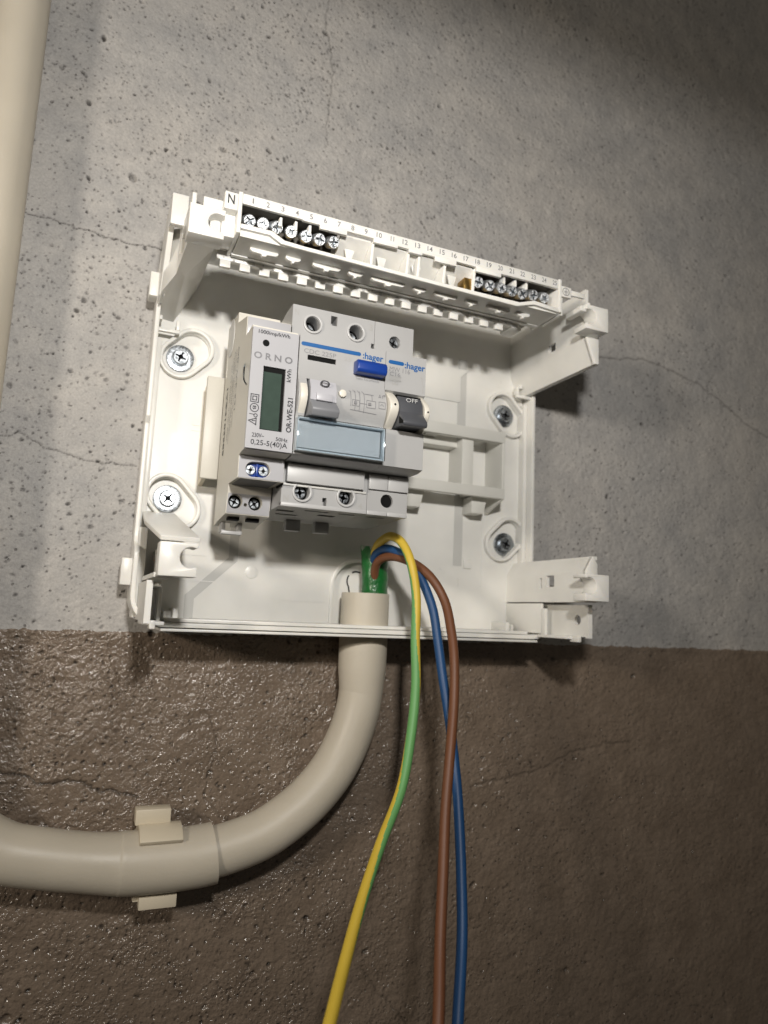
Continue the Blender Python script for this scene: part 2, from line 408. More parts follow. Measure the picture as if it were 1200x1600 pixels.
    L.new(tc.outputs['Object'], dis.inputs[4]); L.new(noise(600, 2).outputs['Color'], dis.inputs[5]); L.new(dis.outputs[1], vo.inputs['Vector'])
    sp_ = N.new('ShaderNodeSeparateXYZ'); L.new(vo.outputs['Color'], sp_.inputs[0])
    pm = N.new('ShaderNodeMapRange'); pm.interpolation_type = 'SMOOTHSTEP'; pm.inputs[1].default_value = .30; pm.inputs[2].default_value = .12; L.new(vo.outputs['Distance'], pm.inputs[0])
    cl = N.new('ShaderNodeMapRange'); cl.inputs[1].default_value = .42; cl.inputs[2].default_value = .60; L.new(noise(45, 3).outputs['Fac'], cl.inputs[0])
    sel = math_('MULTIPLY', math_('GREATER_THAN', math_('ADD', sp_.outputs['X'], math_('MULTIPLY', cl.outputs[0], .35)), .66), math_('ADD', math_('MULTIPLY', sp_.outputs['Y'], .7), .3))
    speck = math_('MULTIPLY', pm.outputs[0], sel)
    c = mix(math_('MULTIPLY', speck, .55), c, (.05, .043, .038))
    at_ = N.new('ShaderNodeAttribute'); at_.attribute_name = 'recess_shade'
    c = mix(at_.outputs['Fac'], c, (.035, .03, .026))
    L.new(c, b.inputs['Base Color'])
    ro = N.new('ShaderNodeMix'); ro.data_type = 'FLOAT'; L.new(f, ro.inputs[0]); ro.inputs[2].default_value = .82; ro.inputs[3].default_value = .15
    L.new(ro.outputs[0], b.inputs['Roughness'])
    sp = N.new('ShaderNodeMix'); sp.data_type = 'FLOAT'; L.new(f, sp.inputs[0]); sp.inputs[2].default_value = .25; sp.inputs[3].default_value = .75
    L.new(sp.outputs[0], b.inputs['Specular IOR Level'])
    h = math_('ADD', math_('MULTIPLY', noise(420, 3, .5).outputs['Fac'], .0006), math_('MULTIPLY', noise(1500, 2).outputs['Fac'], .00016))
    rx = N.new('ShaderNodeMapRange'); rx.inputs[1].default_value = .03; rx.inputs[2].default_value = .2; rx.inputs[3].default_value = 1; rx.inputs[4].default_value = .4; L.new(sep.outputs['X'], rx.inputs[0])
    h = math_('SUBTRACT', h, math_('MULTIPLY', speck, .0005))
    h = math_('ADD', h, math_('MULTIPLY', f, math_('MULTIPLY', noise(720, 2, .5).outputs['Fac'], math_('MULTIPLY', rx.outputs[0], math_('ADD', .0005, math_('MULTIPLY', cl.outputs[0], .0009))))))
    bp = N.new('ShaderNodeBump'); bp.inputs['Strength'].default_value = .9; bp.inputs['Distance'].default_value = 1
    L.new(h, bp.inputs['Height']); L.new(bp.outputs['Normal'], b.inputs['Normal'])
    me.materials.append(m)
    o = link('wall', me); o['kind'] = 'structure'
build_wall()

# ------------------------------------------------------------------ enclosure tray
XM = 103.0                       # x + mirrored x
BOX = thing('electrical_enclosure', 'open white plastic fuse box base with four corner posts, mounted on the wall', 'fuse box', (51.5, 76, -65))
WELLS = [(-32, 56, 26.5, 18.5, 46), (-32.4, -11.5, 27, 18.5, -47), (137.4, 53.4, 27, 18.5, -47), (137.4, -14.2, 26.5, 18.5, 44)]
plate = MB().box(-45, 148, 74, 77.6, -62, 102.5)
cut = MB()
for cx, cz, l, w, a in WELLS: cut.prism(stadium(cx, cz, l - 4, w - 4, math.radians(a)), 70, 76.4)
arch = [(44, -63), (44, -44)] + [(56 - 12*math.cos(t*math.pi/12), -44 + 12*math.sin(t*math.pi/12)) for t in range(1, 12)] + [(68, -44), (68, -63)]
cut.prism(arch, 70, 76.2)
plate_o = part('back_plate', plate, 'white', BOX, .2, cut)
mb = MB()                        # keyhole knock-out: two slits and a cap slit seen as dark gaps
for sgn in (-1, 1):
    pts = []
    for t in range(-3, 8):
        a = math.radians(t * 12); pts.append((56 + sgn * 4.6 * math.cos(a), -41 + 4.6 * math.sin(a)))
    pts = [(56 + sgn * 3.2, -51), (56 + sgn * 3.2, -46.5)] + pts[:7]
    for (a, b), (c_, d) in zip(pts[:-1], pts[1:]):
        v = Vector((c_ - a, d - b)).normalized() * .35
        mb.add([(a - v.y, 76.12, b + v.x), (a + v.y, 76.12, b - v.x), (c_ + v.y, 76.12, d - v.x), (c_ - v.y, 76.12, d + v.x)], [(0, 1, 2, 3)])
pts = [(56 + 4.6 * math.cos(math.radians(t)), -41 + 4.6 * math.sin(math.radians(t))) for t in range(65, 120, 9)]
for (a, b), (c_, d) in zip(pts[:-1], pts[1:]):
    v = Vector((c_ - a, d - b)).normalized() * .4
    mb.add([(a - v.y, 76.12, b + v.x), (a + v.y, 76.12, b - v.x), (c_ + v.y, 76.12, d - v.x), (c_ - v.y, 76.12, d + v.x)], [(0, 1, 2, 3)])
part('keyhole_slit', mb, 'black', BOX, 0)
for cx, cz, l, w, a in WELLS:
    part('screw_well', MB().ring(stadium(cx, cz, l, w, math.radians(a)), stadium(cx, cz, l - 3.6, w - 3.6, math.radians(a)), 71.2, 74.6), 'white', BOX, .5, seg=3)
arch_o = [(42.2, -62), (42.2, -44)] + [(56 - 13.8*math.cos(t*math.pi/12), -44 + 13.8*math.sin(t*math.pi/12)) for t in range(1, 12)] + [(69.8, -44), (69.8, -62)]
arch_i = [(44, -62), (44, -44)] + arch[2:-2] + [(68, -44), (68, -62)]
part('arch_rim', MB().ring(arch_o, arch_i, 73.3, 74.5), 'white', BOX, .3)
# thin-walled break-out channels moulded in the plate
part('breakout_channel', MB().box(107.6, 112.6, 73.85, 74.4, -30, 80), 'thin', BOX, 0)
chan = [(-6.2, -20), (-6.2, -34), (-24, -51.5), (-24, -61.8), (-20, -61.8), (-20, -53), (-2.2, -35.4), (-2.2, -20)]
part('breakout_channel', MB().prism(chan, 73.85, 74.4), 'thin', BOX, 0)
part('moulding_mark', MB().cyl((4.4, -40), 2.9, 73.7, 74.3, 'y', 28), 'white', BOX, .15)
part('moulding_mark', MB().box(113.5, 118, 73.2, 74.3, -31, -26), 'white', BOX, .2)
part('moulding_mark', MB().prism(stadium(-20, 16, 6, 4, .1), 73.75, 74.3), 'white', BOX, .15)
for x0, x1, z0, z1 in ((-36, -16, -34.2, -33.8), (-38, -12, -45.4, -45.0), (20, 40, -52, -51.7), (-42.6, -42.2, -4, 38), (124, 124.4, -40, 0), (-27, -24, 24, 24.3), (-27, -24, 21.5, 21.8)):
    part('embossed_line', MB().box(x0, x1, 73.75, 74.2, z0, z1), 'white', BOX, 0)
# raised panel behind the rail (stepped pad at the top right) 
part('raised_pad', MB().prism([(60, 56), (109, 56), (109, 70), (114, 74.5), (60, 74.5)], 73.3, 74.3), 'white', BOX, .3)
# outer shell: rounded rectangle wall whose front edge rises at the corners
def shell():
    x0, x1, z0, z1, r = -47.5, 150.5, -65.0, 105.0, 12.0
    loop = []
    def seg(a, b, n):
        for k in range(n): loop.append((a[0] + (b[0]-a[0])*k/n, a[1] + (b[1]-a[1])*k/n))
    def arc(cx, cz, a0):
        for k in range(8):
            t = math.radians(a0 + 90*k/8); loop.append((cx + r*math.cos(t), cz + r*math.sin(t)))
    seg((x0 + r, z0), (x1 - r, z0), 60); arc(x1 - r, z0 + r, -90)
    seg((x1, z0 + r), (x1, z1 - r), 60); arc(x1 - r, z1 - r, 0)
    seg((x1 - r, z1), (x0 + r, z1), 60); arc(x0 + r, z1 - r, 90)
    seg((x0, z1 - r), (x0, z0 + r), 60); arc(x0 + r, z0 + r, 180)
    def fy(x, z):
        s = lambda t: max(0, min(1, t)) ** 2 * (3 - 2 * max(0, min(1, t)))
        if z < z0 + .5: return 47
        d = min(z - z0, z1 - z)
        if x < 0 and z > 20: return 62
        if x < 0: return 55 + 10 * s((d - 30) / 5)
        return (47 if z < 20 else 60) + (18 if z < 20 else 5) * s((d - 26) / 4)
    n = len(loop); vs = []
    cx, cz = (x0 + x1)/2, (z0 + z1)/2
    for x, z in loop:
        nx_ = (max(x0 + r, min(x1 - r, x)) - x) / r; nz_ = (max(z0 + r, min(z1 - r, z)) - z) / r
        l = math.hypot(nx_, nz_) or 1
        xi, zi = x + nx_ / l * 1.9, z + nz_ / l * 1.9; y = fy(x, z)
        vs += [(x, y, z), (xi, y, zi), (xi, 77.8, zi), (x, 77.8, z)]
    fs = []
    for i in range(n):
        j = (i + 1) % n
        for k in range(4): fs.append((4*i + k, 4*i + (k+1) % 4, 4*j + (k+1) % 4, 4*j + k))
    return MB().add(vs, fs)
part('outer_shell', shell(), 'white', BOX, .35)
part('added_top_wall', MB().box(-34, 137, 27, 76, 101.2, 102.9), 'white', BOX, .3)  # added out of view to block ceiling light from the back plate
part('bottom_ledge', MB().box(-34, 137, 50, 76, -62.9, -61.4), 'white', BOX, .3)
part('bottom_skirt', MB().box(-36, 139, 44.5, 76, -66.5, -65.4), 'white', BOX, .3)
for sx in (0, 1):
    a, b = (-45.4, -43.2) if not sx else (146.2, 148.4)
    part('side_rib', MB().box(a, b, 69.5, 76, -30, 60), 'white', BOX, .3)
    a, b = (-47.2, -36.4) if not sx else (139.4, 150.2)
    part('hinge_hook', MB().box(a, b, 66.5, 68.5, 62.2, 63.8).box(b - 1.6 if not sx else a, b if not sx else a + 1.6, 66.5, 70, 63.8, 68).box(a + 1, a + 3, 65.5, 70, 67, 69), 'white', BOX, .3)
part('corner_pad', MB().box(-46, -42.6, 60, 75, -62, -25), 'white', BOX, .4)
part('corner_pad', MB().box(-41.6, -37.4, 64, 75, -62, -46), 'white', BOX, .4)
part('side_tab', MB().box(-51.6, -47.2, 62, 70, -49, -37.8), 'white', BOX, .5)
part('side_tab', MB().box(-51.0, -47.2, 62, 70, 75.5, 86.5), 'white', BOX, .5)
# corner posts
def block(right, z0, z1, zc):
    # hook block with a round notch on the inner side
    xa, xb = 133.2, 146.0
    pts = [(xb, z0), (xb, z1), (xa, z1), (xa, zc + 3.5)]
    for k in range(13):
        t = math.radians(118 - 236 * k / 12); pts.append((135.6 + 3.6 * math.cos(t), zc + 3.6 * math.sin(t)))
    pts += [(xa, zc - 3.5), (xa, z0)]
    if not right: pts = [(XM - x, z) for x, z in pts][::-1]
    return MB().prism(pts, 2, 10.6)
def mx(mb, right):
    if not right:
        mb.v = [(XM - x, y, z) for x, y, z in mb.v]; mb.f = [f[::-1] for f in mb.f]
    return mb
for right in (True, False):
    # upper post
    zc = 82.2
    hole = mx(MB().box(138, 144, 33.6, 39.4, 77.6, 81.6), right)
    post = mx(MB().prism([(140, 100), (140, 76), (144.6, 63.8), (147.4, 63.8), (147.4, 66), (145.6, 66), (141.8, 76.4), (141.8, 100)], 11, 75.5), right)
    if right: p = part('corner_post', post, 'white', BOX, .3, hole)
    else:
        V = [(-42, 10.4, 76.2), (-33, 10.4, 76.2), (-32, 14, 78), (-39, 40, 77), (-42.5, 40, 77), (-47, 46, 71), (-47, 74, 71), (-39, 74, 70), (-29.5, 74, 88), (-29.5, 74, 100), (-31.5, 14, 100), (-33, 10.4, 90), (-42, 10.4, 90), (-42.5, 40, 97), (-47, 46, 98), (-47, 74, 100)]
        Fc = [(0, 1, 2, 3, 4), (4, 3, 7, 6, 5), (2, 8, 7, 3), (2, 10, 9, 8), (1, 11, 10, 2), (0, 12, 11, 1), (0, 4, 13, 12), (4, 5, 14, 13), (5, 6, 15, 14), (6, 7, 8, 9, 15), (12, 13, 10, 11), (13, 14, 15, 9, 10)]
        p = part('corner_post', MB().add(V, Fc), 'white', BOX, .35, MB().prism([(4, 79), (24, 78.4), (36, 84), (30, 90), (4, 88)], -45, -40.6, 'x'))
    if right: part('post_end', mx(MB().prism([(140, 88), (140, 76), (144.6, 63.8), (147.2, 63.8), (147.2, 88)], 10, 12.4), right), 'white', p, .3)
    part('screw_hook', block(right, 76.2, 87.7, zc), 'white', p, .35)
    if right: part('outer_cheek', MB().prism([(34, 88), (74, 66), (74, 103), (46, 103)], 145.2, 147.2, 'x'), 'white', p, .3)
    else: part('outer_cheek', MB().prism([(36, 92), (52, 72), (60, 72), (60, 102), (30, 106)], -47.4, -45.2, 'x').box(-47.4, -41, 28, 31, 92, 105), 'white', p, .4)
    part('post_finger', mx(MB().box(136.6, 138.2, 5, 20, 87.5, 90.4) if right else MB().box(143.6, 145.2, 5, 30, 87.5, 93.5).box(139, 143.6, 10.6, 12.4, 90, 92.4), right), 'white', p, .3)
    # lower post
    zc = -40.2
    hole = mx(MB().box(138, 144, 33.2, 39.2, -39.8, -34.4).box(138, 144, 43, 45, -40.5, -35.5), right)
    post = mx(MB().prism([(140, -47), (140, -33), (144, -26.4), (146.8, -26.4), (146.8, -28), (145, -28), (141.7, -33.4), (141.7, -45.4), (146.4, -45.4), (146.4, -47)], 11, 75.5), right)
    if not right: post = mx(MB().prism([(140, -47), (140, -34), (141.7, -34), (141.7, -45.4), (146.4, -45.4), (146.4, -47)], 10.4, 75.5), right)
    p = part('corner_post', post, 'white', BOX, .3, hole)
    if right: part('post_end', mx(MB().prism([(140, -33), (144, -26.4), (146.4, -30), (146.4, -35.6), (140, -35.6)], 10, 12.4), right), 'white', p, .3)
    part('screw_hook', block(right, -46.8, -35.2, zc), 'white', p, .35)
    if not right:
        vs = [(-43.0, 2.3, -33.2), (-29.8, 2.3, -33.2), (-26.5, 72, -21), (-31, 74, -16.5), (-44.5, 74, -16.5), (-46.5, 30, -25.5)]
        vs2 = [(x, y + .6, z - 1.6) for x, y, z in vs]
        part('post_roof', MB().add(vs + vs2, [(0, 1, 2, 3, 4, 5), (11, 10, 9, 8, 7, 6)] + [(i, i + 6, (i + 1) % 6 + 6, (i + 1) % 6) for i in range(6)]), 'white', p, .2)
        part('outer_cheek', MB().box(-43.2, -41.8, 10.8, 74, -46.8, -45.4), 'white', p, .2)
    lower = mx(MB().box(145.8, 147.4, 16.5, 74, -62.5, -48).box(145.8, 148, 15.6, 17.6, -63, -48), right)
    part('compartment_wall', lower, 'white', p, .25, mx(MB().cyl((23.2, -55), 2.3, 143, 150, 'x', 20), right))
    part('compartment_side', mx(MB().box(140, 141.6, 43.5, 75, -62, -47.6).box(141.6, 145.8, 46, 47.6, -62, -50.5).box(140, 141.4, 40, 43.6, -62.6, -50), right), 'white', p, .25)
    part('compartment_sill', mx(MB().box(140, 147.5, 24, 46, -63.8, -62.4).box(143.5, 145.5, 20, 26, -65, -62), right), 'white', p, .25)
    part('corner_foot', mx(MB().box(131, 133, 60, 76, -61.6, -57.5).box(133, 139, 66, 67.4, -61.6, -58.5).box(135.5, 136.6, 62, 67, -61.6, -58.8), right), 'white', p, .2)

# DIN rail carrier
RAIL = part('mounting_rail', MB().box(-20.5, 127, 57, 60, 33, 38.8).box(-20.5, 127, 57, 60, 4, 9.4), 'rail', BOX, .4)
part('rail_end', MB().box(-24.2, -16.8, 56, 58.5, -2.6, 42.2), 'meter', RAIL, .4)
part('rail_cheek', MB().prism([(57, -0.5), (57, 42.4), (74.4, 42.4), (74.4, -3.2)], -22.4, -20.4, 'x'), 'clip', RAIL, .3)
part('rail_cheek', MB().prism([(57.2, 3.9), (57.2, 38.7), (74.4, 41.5), (74.4, -2.6)], 125.2, 126.8, 'x'), 'rail', RAIL, .25)
for x in (84, 110):
    for z in (33.4, 5.6): part('rail_foot', MB().box(x, x + 7, 60, 74.2, z, z + 2.6), 'rail', RAIL, .3)
for x, w in ((74, 9), (112, 7)): part('rail_foot', MB().prism([(x, 5), (x + w + 2, 5), (x + w, -3.5), (x, -3.5)], 64, 74.2), 'rail', RAIL, .3)
part('rail_web', MB().box(84, 110, 66, 74.2, 29.5, 33.2), 'rail', RAIL, .3)
part('rail_web', MB().box(103.5, 110, 60, 74.2, 9, 33), 'rail', RAIL, .3)

# fixing screws
def fixing(x, z, label, m, tw):
    t = thing('fixing_screw', label, 'screw', (x, 74.8, z), 'screws fixing the enclosure')
    w = MB(); n = 32
    w.ring([(x + 6.1*math.cos(2*math.pi*i/n), z + 6.1*math.sin(2*math.pi*i/n)) for i in range(n)], [(x + 2.6*math.cos(2*math.pi*i/n), z + 2.6*math.sin(2*math.pi*i/n)) for i in range(n)], 75.0, 76.3)
    part('washer', w, m, t, .25)
    part('screw_head', screw_head_mb(3.6, 2.0, 2.5, 1.5, .5, (0, -1, 0), (x, 73.2, z), tw), ['zinc', 'black'], t, 0)
    part('screw_slot_shade', MB().cyl((x, z), 1.6, 74.5, 74.8, 'y', 12), 'black', t, 0)
fixing(-34.4, 54.3, 'bright zinc screw with wide washer beside the meter, in the well under the N terminals', 'zinc', .35)
fixing(-34.6, -10.2, 'bright zinc screw with wide pale washer just above the left lower hook', 'zinc', .75)
fixing(136.9, 53.5, 'zinc screw and dark washer above the free rail end', 'steel', .2)
fixing(138.8, -16.6, 'dull dark screw and washer below the free rail end', 'steel', .5)

# ------------------------------------------------------------------ numbered terminal carrier
TC = thing('terminal_carrier', 'white numbered terminal strip, N to earth, clipped across the top of the box', 'terminal strip', (47, 20, 80))
strip = [(-24.5, 96.2)]
outline = [(-24.5, 92.3), (-1.2, 92.3), (-1.2, 91.9), (5.8, 91.9), (5.8, 90.4), (17, 90.4), (17, 92.2), (28.4, 92.2), (28.4, 90.6), (39, 90.6), (39, 91.6), (44, 91.6), (44, 90.3), (50, 90.3), (50, 91.2), (56, 91.2), (56, 89.4), (66, 89.4), (66, 91.6), (75.6, 91.6), (75.6, 89.6), (88, 89.6), (88, 91.4), (118, 91.4)]
front = part('number_strip', MB().prism(outline + [(118, 95.6), (-24.5, 96.3)], 2, 3.6), 'white', TC, .2)
for i in range(25):
    cx = -20.6 + 5.68 * i + (.1 if i > 9 else 0); cz = 94.2 - .5 * i / 24
    s = str(i + 1); w = .55 if i == 0 else 1.25 if i < 9 else (2.3 if i != 10 else 1.5)
    text(s, cx - w/2, cx + w/2, cz - 1.05, cz + 1.05, 1.94, 'grey_ink', front, .008)
part('trough_wall', MB().box(-24.5, 118, 18, 19.6, 79.6, 96.4), 'white', TC, .2)
for x0, x1 in ((-24.4, 15.3), (71.4, 117.9)): part('chamber_shade_panel', MB().box(x0, x1, 16.8, 17.9, 81.3, 96).box(x0, x1, 3.7, 16.8, 93.6, 94.4), 'chamber_shade', TC, 0)  # dark lining paints the shade inside the white trough
slots = [(-19, 11), (-5, 6), (6, 11.5), (21, 6), (31, 15), (50, 6), (60, 11), (75, 6), (86, 11.5), (101, 7)]
part('trough_floor', MB().box(-24.3, 117.8, 3.4, 21.4, 80.0, 81.2), 'white', TC, 0)
for a, l in slots:  # ribs added to catch light where bright slots belong
    part('added_slot_rib', MB().prism([(a, 79.2), (a + 1, 78.5), (a + l*.4, 78.3), (a + l*.44, 77.5), (a + l*.56, 77.5), (a + l*.6, 78.3), (a + l - 1, 78.5), (a + l, 79.2), (a + l, 80.05), (a, 80.05)], 9.5, 11.5), 'white', TC, .15)
part('front_rim', MB().prism([(-24.5, 82.4), (-24.5, 84.2), (-12.6, 84.3), (-7.8, 81.8), (0, 81.4), (96, 79.9), (105, 82.9), (118, 82.0), (118, 80.2), (105, 81), (96, 78.3), (0, 79.8), (-9, 80.1), (-13.5, 82.5)], 1.8, 3.4), 'white', TC, .3)
part('floor_lip', MB().box(-24.3, -10, 3.4, 8, 81.2, 83.4), 'white', TC, .2)
part('floor_lip', MB().box(103, 117.8, 3.4, 8, 81.2, 82.6), 'white', TC, .2)
for x0, x1 in ((-26, -24.5), (118, 119.6)): part('end_wall', MB().prism([(1.8, 80.4), (1.8, 96.6 if x0 < 0 else 96), (19.6, 96.6), (24, 80.2)], x0, x1, 'x'), 'white', TC, .25)
part('comb_strip', MB().box(-29.6, 106.4, 21.2, 23.6, 78.4, 82.2), 'white', TC, .25)
for k in range(18):
    x = -28.2 + 7.85 * k
    if x > 104: break
    part('comb_tooth', MB().box(x, x + 4.2, 21.4, 23.4, 75.6, 78.6), 'white', TC, .25)
    part('comb_bead', MB().box(x + 4.8, x + 5.8, 20.9, 21.4, 78.5, 79.8).box(x + 1.0, x + 1.6, 20.9, 21.4, 79.2, 80), 'thin', TC, 0)
part('comb_end', MB().box(106.4, 110.5, 22, 32, 78.2, 81.6).box(110.5, 114.5, 26, 36, 79.6, 81.6), 'white', TC, .3)
# partitions between terminal chambers
for x in (-9.6, -3.6, 2.0, 90.6, 96.4, 102.2): part('partition', MB().box(x, x + 1.1, 4.5, 18, 88.6, 92.2), 'white', TC, .2)
for x in (28.2, 44, 49, 61, 75.2): part('partition', MB().prism([(3.6, 91.4), (18, 91.4), (18, 81.2), (5.0, 81.2)], x, x + 1.2, 'x'), 'white', TC, .2)
# blanked chambers: low curved covers
for x0, x1 in ((15.4, 28.2), (29.4, 44), (45.2, 61), (62.2, 75.2)):
    part('chamber_cover', MB().prism([(4.4, 91.3), (10, 88.6), (17.6, 82.2), (17.9, 83.6), (10.6, 90), (5, 92.6)], x0, x1, 'x'), 'white', TC, .2)
    part('cover_tab', MB().prism([(x0 + 3, 88.5), (x0 + 7.4, 88.5), (x0 + 6.2, 83.6), (x0 + 4.2, 83.6)], 8.6, 9.6), 'white', TC, .2)
# brass bars and screws
part('terminal_bar', MB().box(-23.6, 15, 12.5, 15.5, 82.2, 85.0), 'brass', TC, .3)
part('terminal_bar', MB().box(71.8, 116.8, 12.5, 15.5, 82.0, 84.6), 'brass', TC, .3)
part('terminal_bar', MB().box(71.9, 76.2, 5.5, 12, 82.2, 87.6), 'brass', TC, .3)
scx = [-20.7, -15.6, -10.1, -4.5, 1.5, 7.0, 12.8, 78.8, 84.6, 90.5, 96.1, 101.4, 107.2, 113.0]
scz = [88.4, 89, 89.1, 88.3, 88, 88.1, 88.5, 87.1, 86.9, 87.1, 86.9, 86.9, 87.6, 87.7]
for i, (x, z) in enumerate(zip(scx, scz)):
    if z > 88.6: z = 88.6
    part('terminal_screw', screw_head_mb(2.5, 5.5, 1.9, 1.1, .7, (random.Random(i).uniform(-.2, .1), -1, -.45), (x, 5.6, z - .3), random.Random(i + 50).uniform(0, 1.5), 20), ['bright', 'steel'], TC, 0)
for x in (-17.5, 106):
    part('carrier_screw', screw_head_mb(2.2, 2, 1.3, .8, .3, (0, 0, -1.0001), (x, 6, 79.7), .3, 16), ['brass', 'black'], TC, 0)
part('label_block', MB().box(-31, -26, 2, 9, 88.8, 95.6).box(-31, -26, 6, 16, 80, 88.8), 'white', TC, .3)
text('N', -29.9, -27.4, 90.9, 94.6, 1.94, 'ink', TC, .012)
part('label_block', MB().box(119.6, 125.2, 2.2, 3.6, 88.4, 93.4).box(119.6, 121.5, 3.6, 18, 80, 92), 'white', TC, .25)
lines(circ(122.1, 90.9, 1.75) + [((122.1, 92.2), (122.1, 91)), ((121.1, 91), (123.1, 91)), ((121.4, 90.4), (122.8, 90.4)), ((121.8, 89.8), (122.4, 89.8))], .28, 2.1, 'grey_ink', TC)
part('carrier_arm', MB().box(125.2, 133, 2.6, 3.8, 90.2, 92.6), 'white', TC, .25)
part('carrier_arm', MB().box(-38, -31, 6, 8, 86, 93.6), 'white', TC, .25)
part('carrier_arm', MB().box(131, 134.4, 3, 14, 84.4, 87), 'white', TC, .4)
part('carrier_arm', MB().box(-35, -31, 7, 14, 79, 86), 'white', TC, .4)

# ------------------------------------------------------------------ devices
def curve_z(z0, z1, y0, depth, n=10):     # convex bulge between two heights
    return [(y0 - depth * math.sin(math.pi * k / n), z1 + (z0 - z1) * k / n) for k in range(n + 1)]
# --- energy meter
EM = thing('energy_meter', 'narrow one-module electricity meter with a dark green display', 'energy meter', (-8.8, 50, -20))
prof = [(52, -23), (52, 63), (31, 62.5), (31, 58), (12.6, 53.8), (12.6, 46), (1.2, 46), (1.2, -.2), (9.4, -.8), (9.4, -9.4), (26, -9), (28, -20.4), (46, -22)]
cut = MB().prism(stadium(-10.2, -5.7, 9.2, 5.6, .04), 6, 15)
for x in (-14.2, -6.4): cut.cyl((x, -15.6), 2.75, 20, 36, 'y', 24)
cut.cyl((-10.2, -16.6), .7, 22, 31, 'y', 12)
cut.box(-14, -11, 46, 60, -27, -18).box(-19, -17.35, 36, 50, 40, 62)
body = part('meter_body', MB().prism(prof, -17.5, -.35, 'x'), 'meter', EM, .2, cut)
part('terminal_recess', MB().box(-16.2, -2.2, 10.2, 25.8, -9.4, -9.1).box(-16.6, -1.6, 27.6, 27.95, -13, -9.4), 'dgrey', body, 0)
part('shoulder_face', MB().box(-17.3, -.5, 9.1, 9.5, -9.2, -1.0), 'front', body, .15, MB().prism(stadium(-10.2, -5.7, 9.4, 5.8, .04), 6, 15))
part('screw_face', MB().prism([(26.0, -12.6), (27.7, -20.1), (28.2, -20.1), (26.6, -12.6)], -17.2, -.6, 'x'), 'front', body, 0, MB().cyl((-14.2, -15.6), 2.8, 20, 36).cyl((-6.4, -15.6), 2.8, 20, 36).cyl((-10.2, -16.6), .7, 22, 31, 'y', 12))
part('top_face', MB().box(-17.3, -.5, 12.2, 12.8, 46, 53.6), 'front', body, .2)
part('side_recess', MB().prism([(44 + 6*math.cos(t), 56 + 8.2*math.sin(t)) for t in [2*math.pi*k/24 for k in range(24)]], -17.62, -17.4, 'x'), 'thin', body, 0)
part('wire_seal_loop', MB().tube(spline([(-17.6, 10, 34), (-18.6, 6, 31), (-18.8, 4, 26), (-18, 2.5, 23.5)], 6), .3, 8), 'clear', body, 0)
panel = part('front_panel', MB().box(-17.5, -.3, 0, 1.4, 0, 45), 'front', EM, .3, MB().box(-12.8, -4.5, -2, 4, 7.2, 30.9))
part('display_bezel', MB().box(-12.75, -4.55, .95, 1.16, 7.25, 30.85), 'black', panel, 0)
part('display', MB().box(-12.5, -5.7, .7, .94, 7.6, 29.0), 'lcd', panel, 0)
part('led_window', MB().cyl((-12.5, 39.5), 1.25, -.12, .5, 'y', 20), 'black', panel, 0)
text('1000imp/kWh', -15.5, -3.7, 42.4, 44.3, -.06, 'ink', panel, .02)
text('O R N O', -16.6, -2.2, 33.2, 35.8, -.06, 'silver', panel, .03)
text('kWh', -4.0, -2.4, 26.3, 31.2, -.06, 'ink', panel, .02, 1)
text('OR-WE-521', -3.1, -1.1, 7.4, 20.4, -.06, 'ink', panel, .03, 1)
text('230V~', -15.3, -10.9, 4.1, 5.7, -.06, 'ink', panel, .015)
text('50Hz', -6.6, -2.2, 3.7, 5.1, -.06, 'ink', panel, .015)
text('0,25-5(40)A', -15.6, -2.2, .8, 3.3, -.06, 'ink', panel, .012)
lines(rect(-16.6, -13.8, 16.9, 19.7) + rect(-15.9, -14.5, 17.6, 19.0), .32, -.06, 'ink', panel)
lines(circ(-15.1, 14.8, 1.5), .28, -.06, 'ink', panel)
text('B', -15.7, -14.5, 14.1, 15.5, -.07, 'ink', panel, .02, -1)
lines(circ(-14.5, 12.0, .6, 14) + [((-16.7, 12.4), (-15.1, 12.3))], .26, -.06, 'ink', panel)
lines([((-16.9, 9.9), (-14.2, 11)), ((-14.2, 11), (-14.2, 8.6)), ((-14.2, 8.6), (-16.9, 9.9)), ((-15.6, 9.95), (-14.6, 10))], .32, -.06, 'ink', panel)
ov = part('blue_terminal', MB().prism(stadium(-10.2, -5.7, 9.0, 5.4, .04), 11.6, 12.4).box(-10.6, -9.8, 10.2, 12, -8, -3.4), 'blue', EM, .1)
for x in (-12.6, -7.8): part('terminal_screw', screw_head_mb(2.0, 1.2, 1.5, .5, .4, (0, -1, 0), (x, 11, -5.7), 0, 20), ['zinc', 'black'], EM, 0)
for x, tw in ((-14.2, .4), (-6.4, .9)):
    part('terminal_screw', screw_head_mb(2.0, 1.0, 1.7, .8, .4, (0, -1, 0), (x, 29.2, -15.6), tw, 24), ['steel', 'black'], EM, 0)
    part('socket_shade', MB().cyl((x, -15.6), 2.72, 29.8, 31.6, 'y', 20), 'black', EM, 0)  # black disc stands in for the shade around the screw head
part('rail_clip', MB().box(-15.8, -7.4, 43.5, 46.5, -26.8, -25.2).box(-15.8, -14.2, 44, 50, -26, -21).box(-9, -7.4, 44, 50, -26, -21), 'breaker_w', EM, .3)
for a, b in ((-15.5, -11), (-8, -3)): part('vent_slot', MB().box(a, b, 33, 36, -22.2, -20.2), 'black', EM, 0)
rr = random.Random(3)
text('1AZ4103586', 42.6, 45.2, 5, 34, -17.58, 'ink', body, .02, -1, 'left')
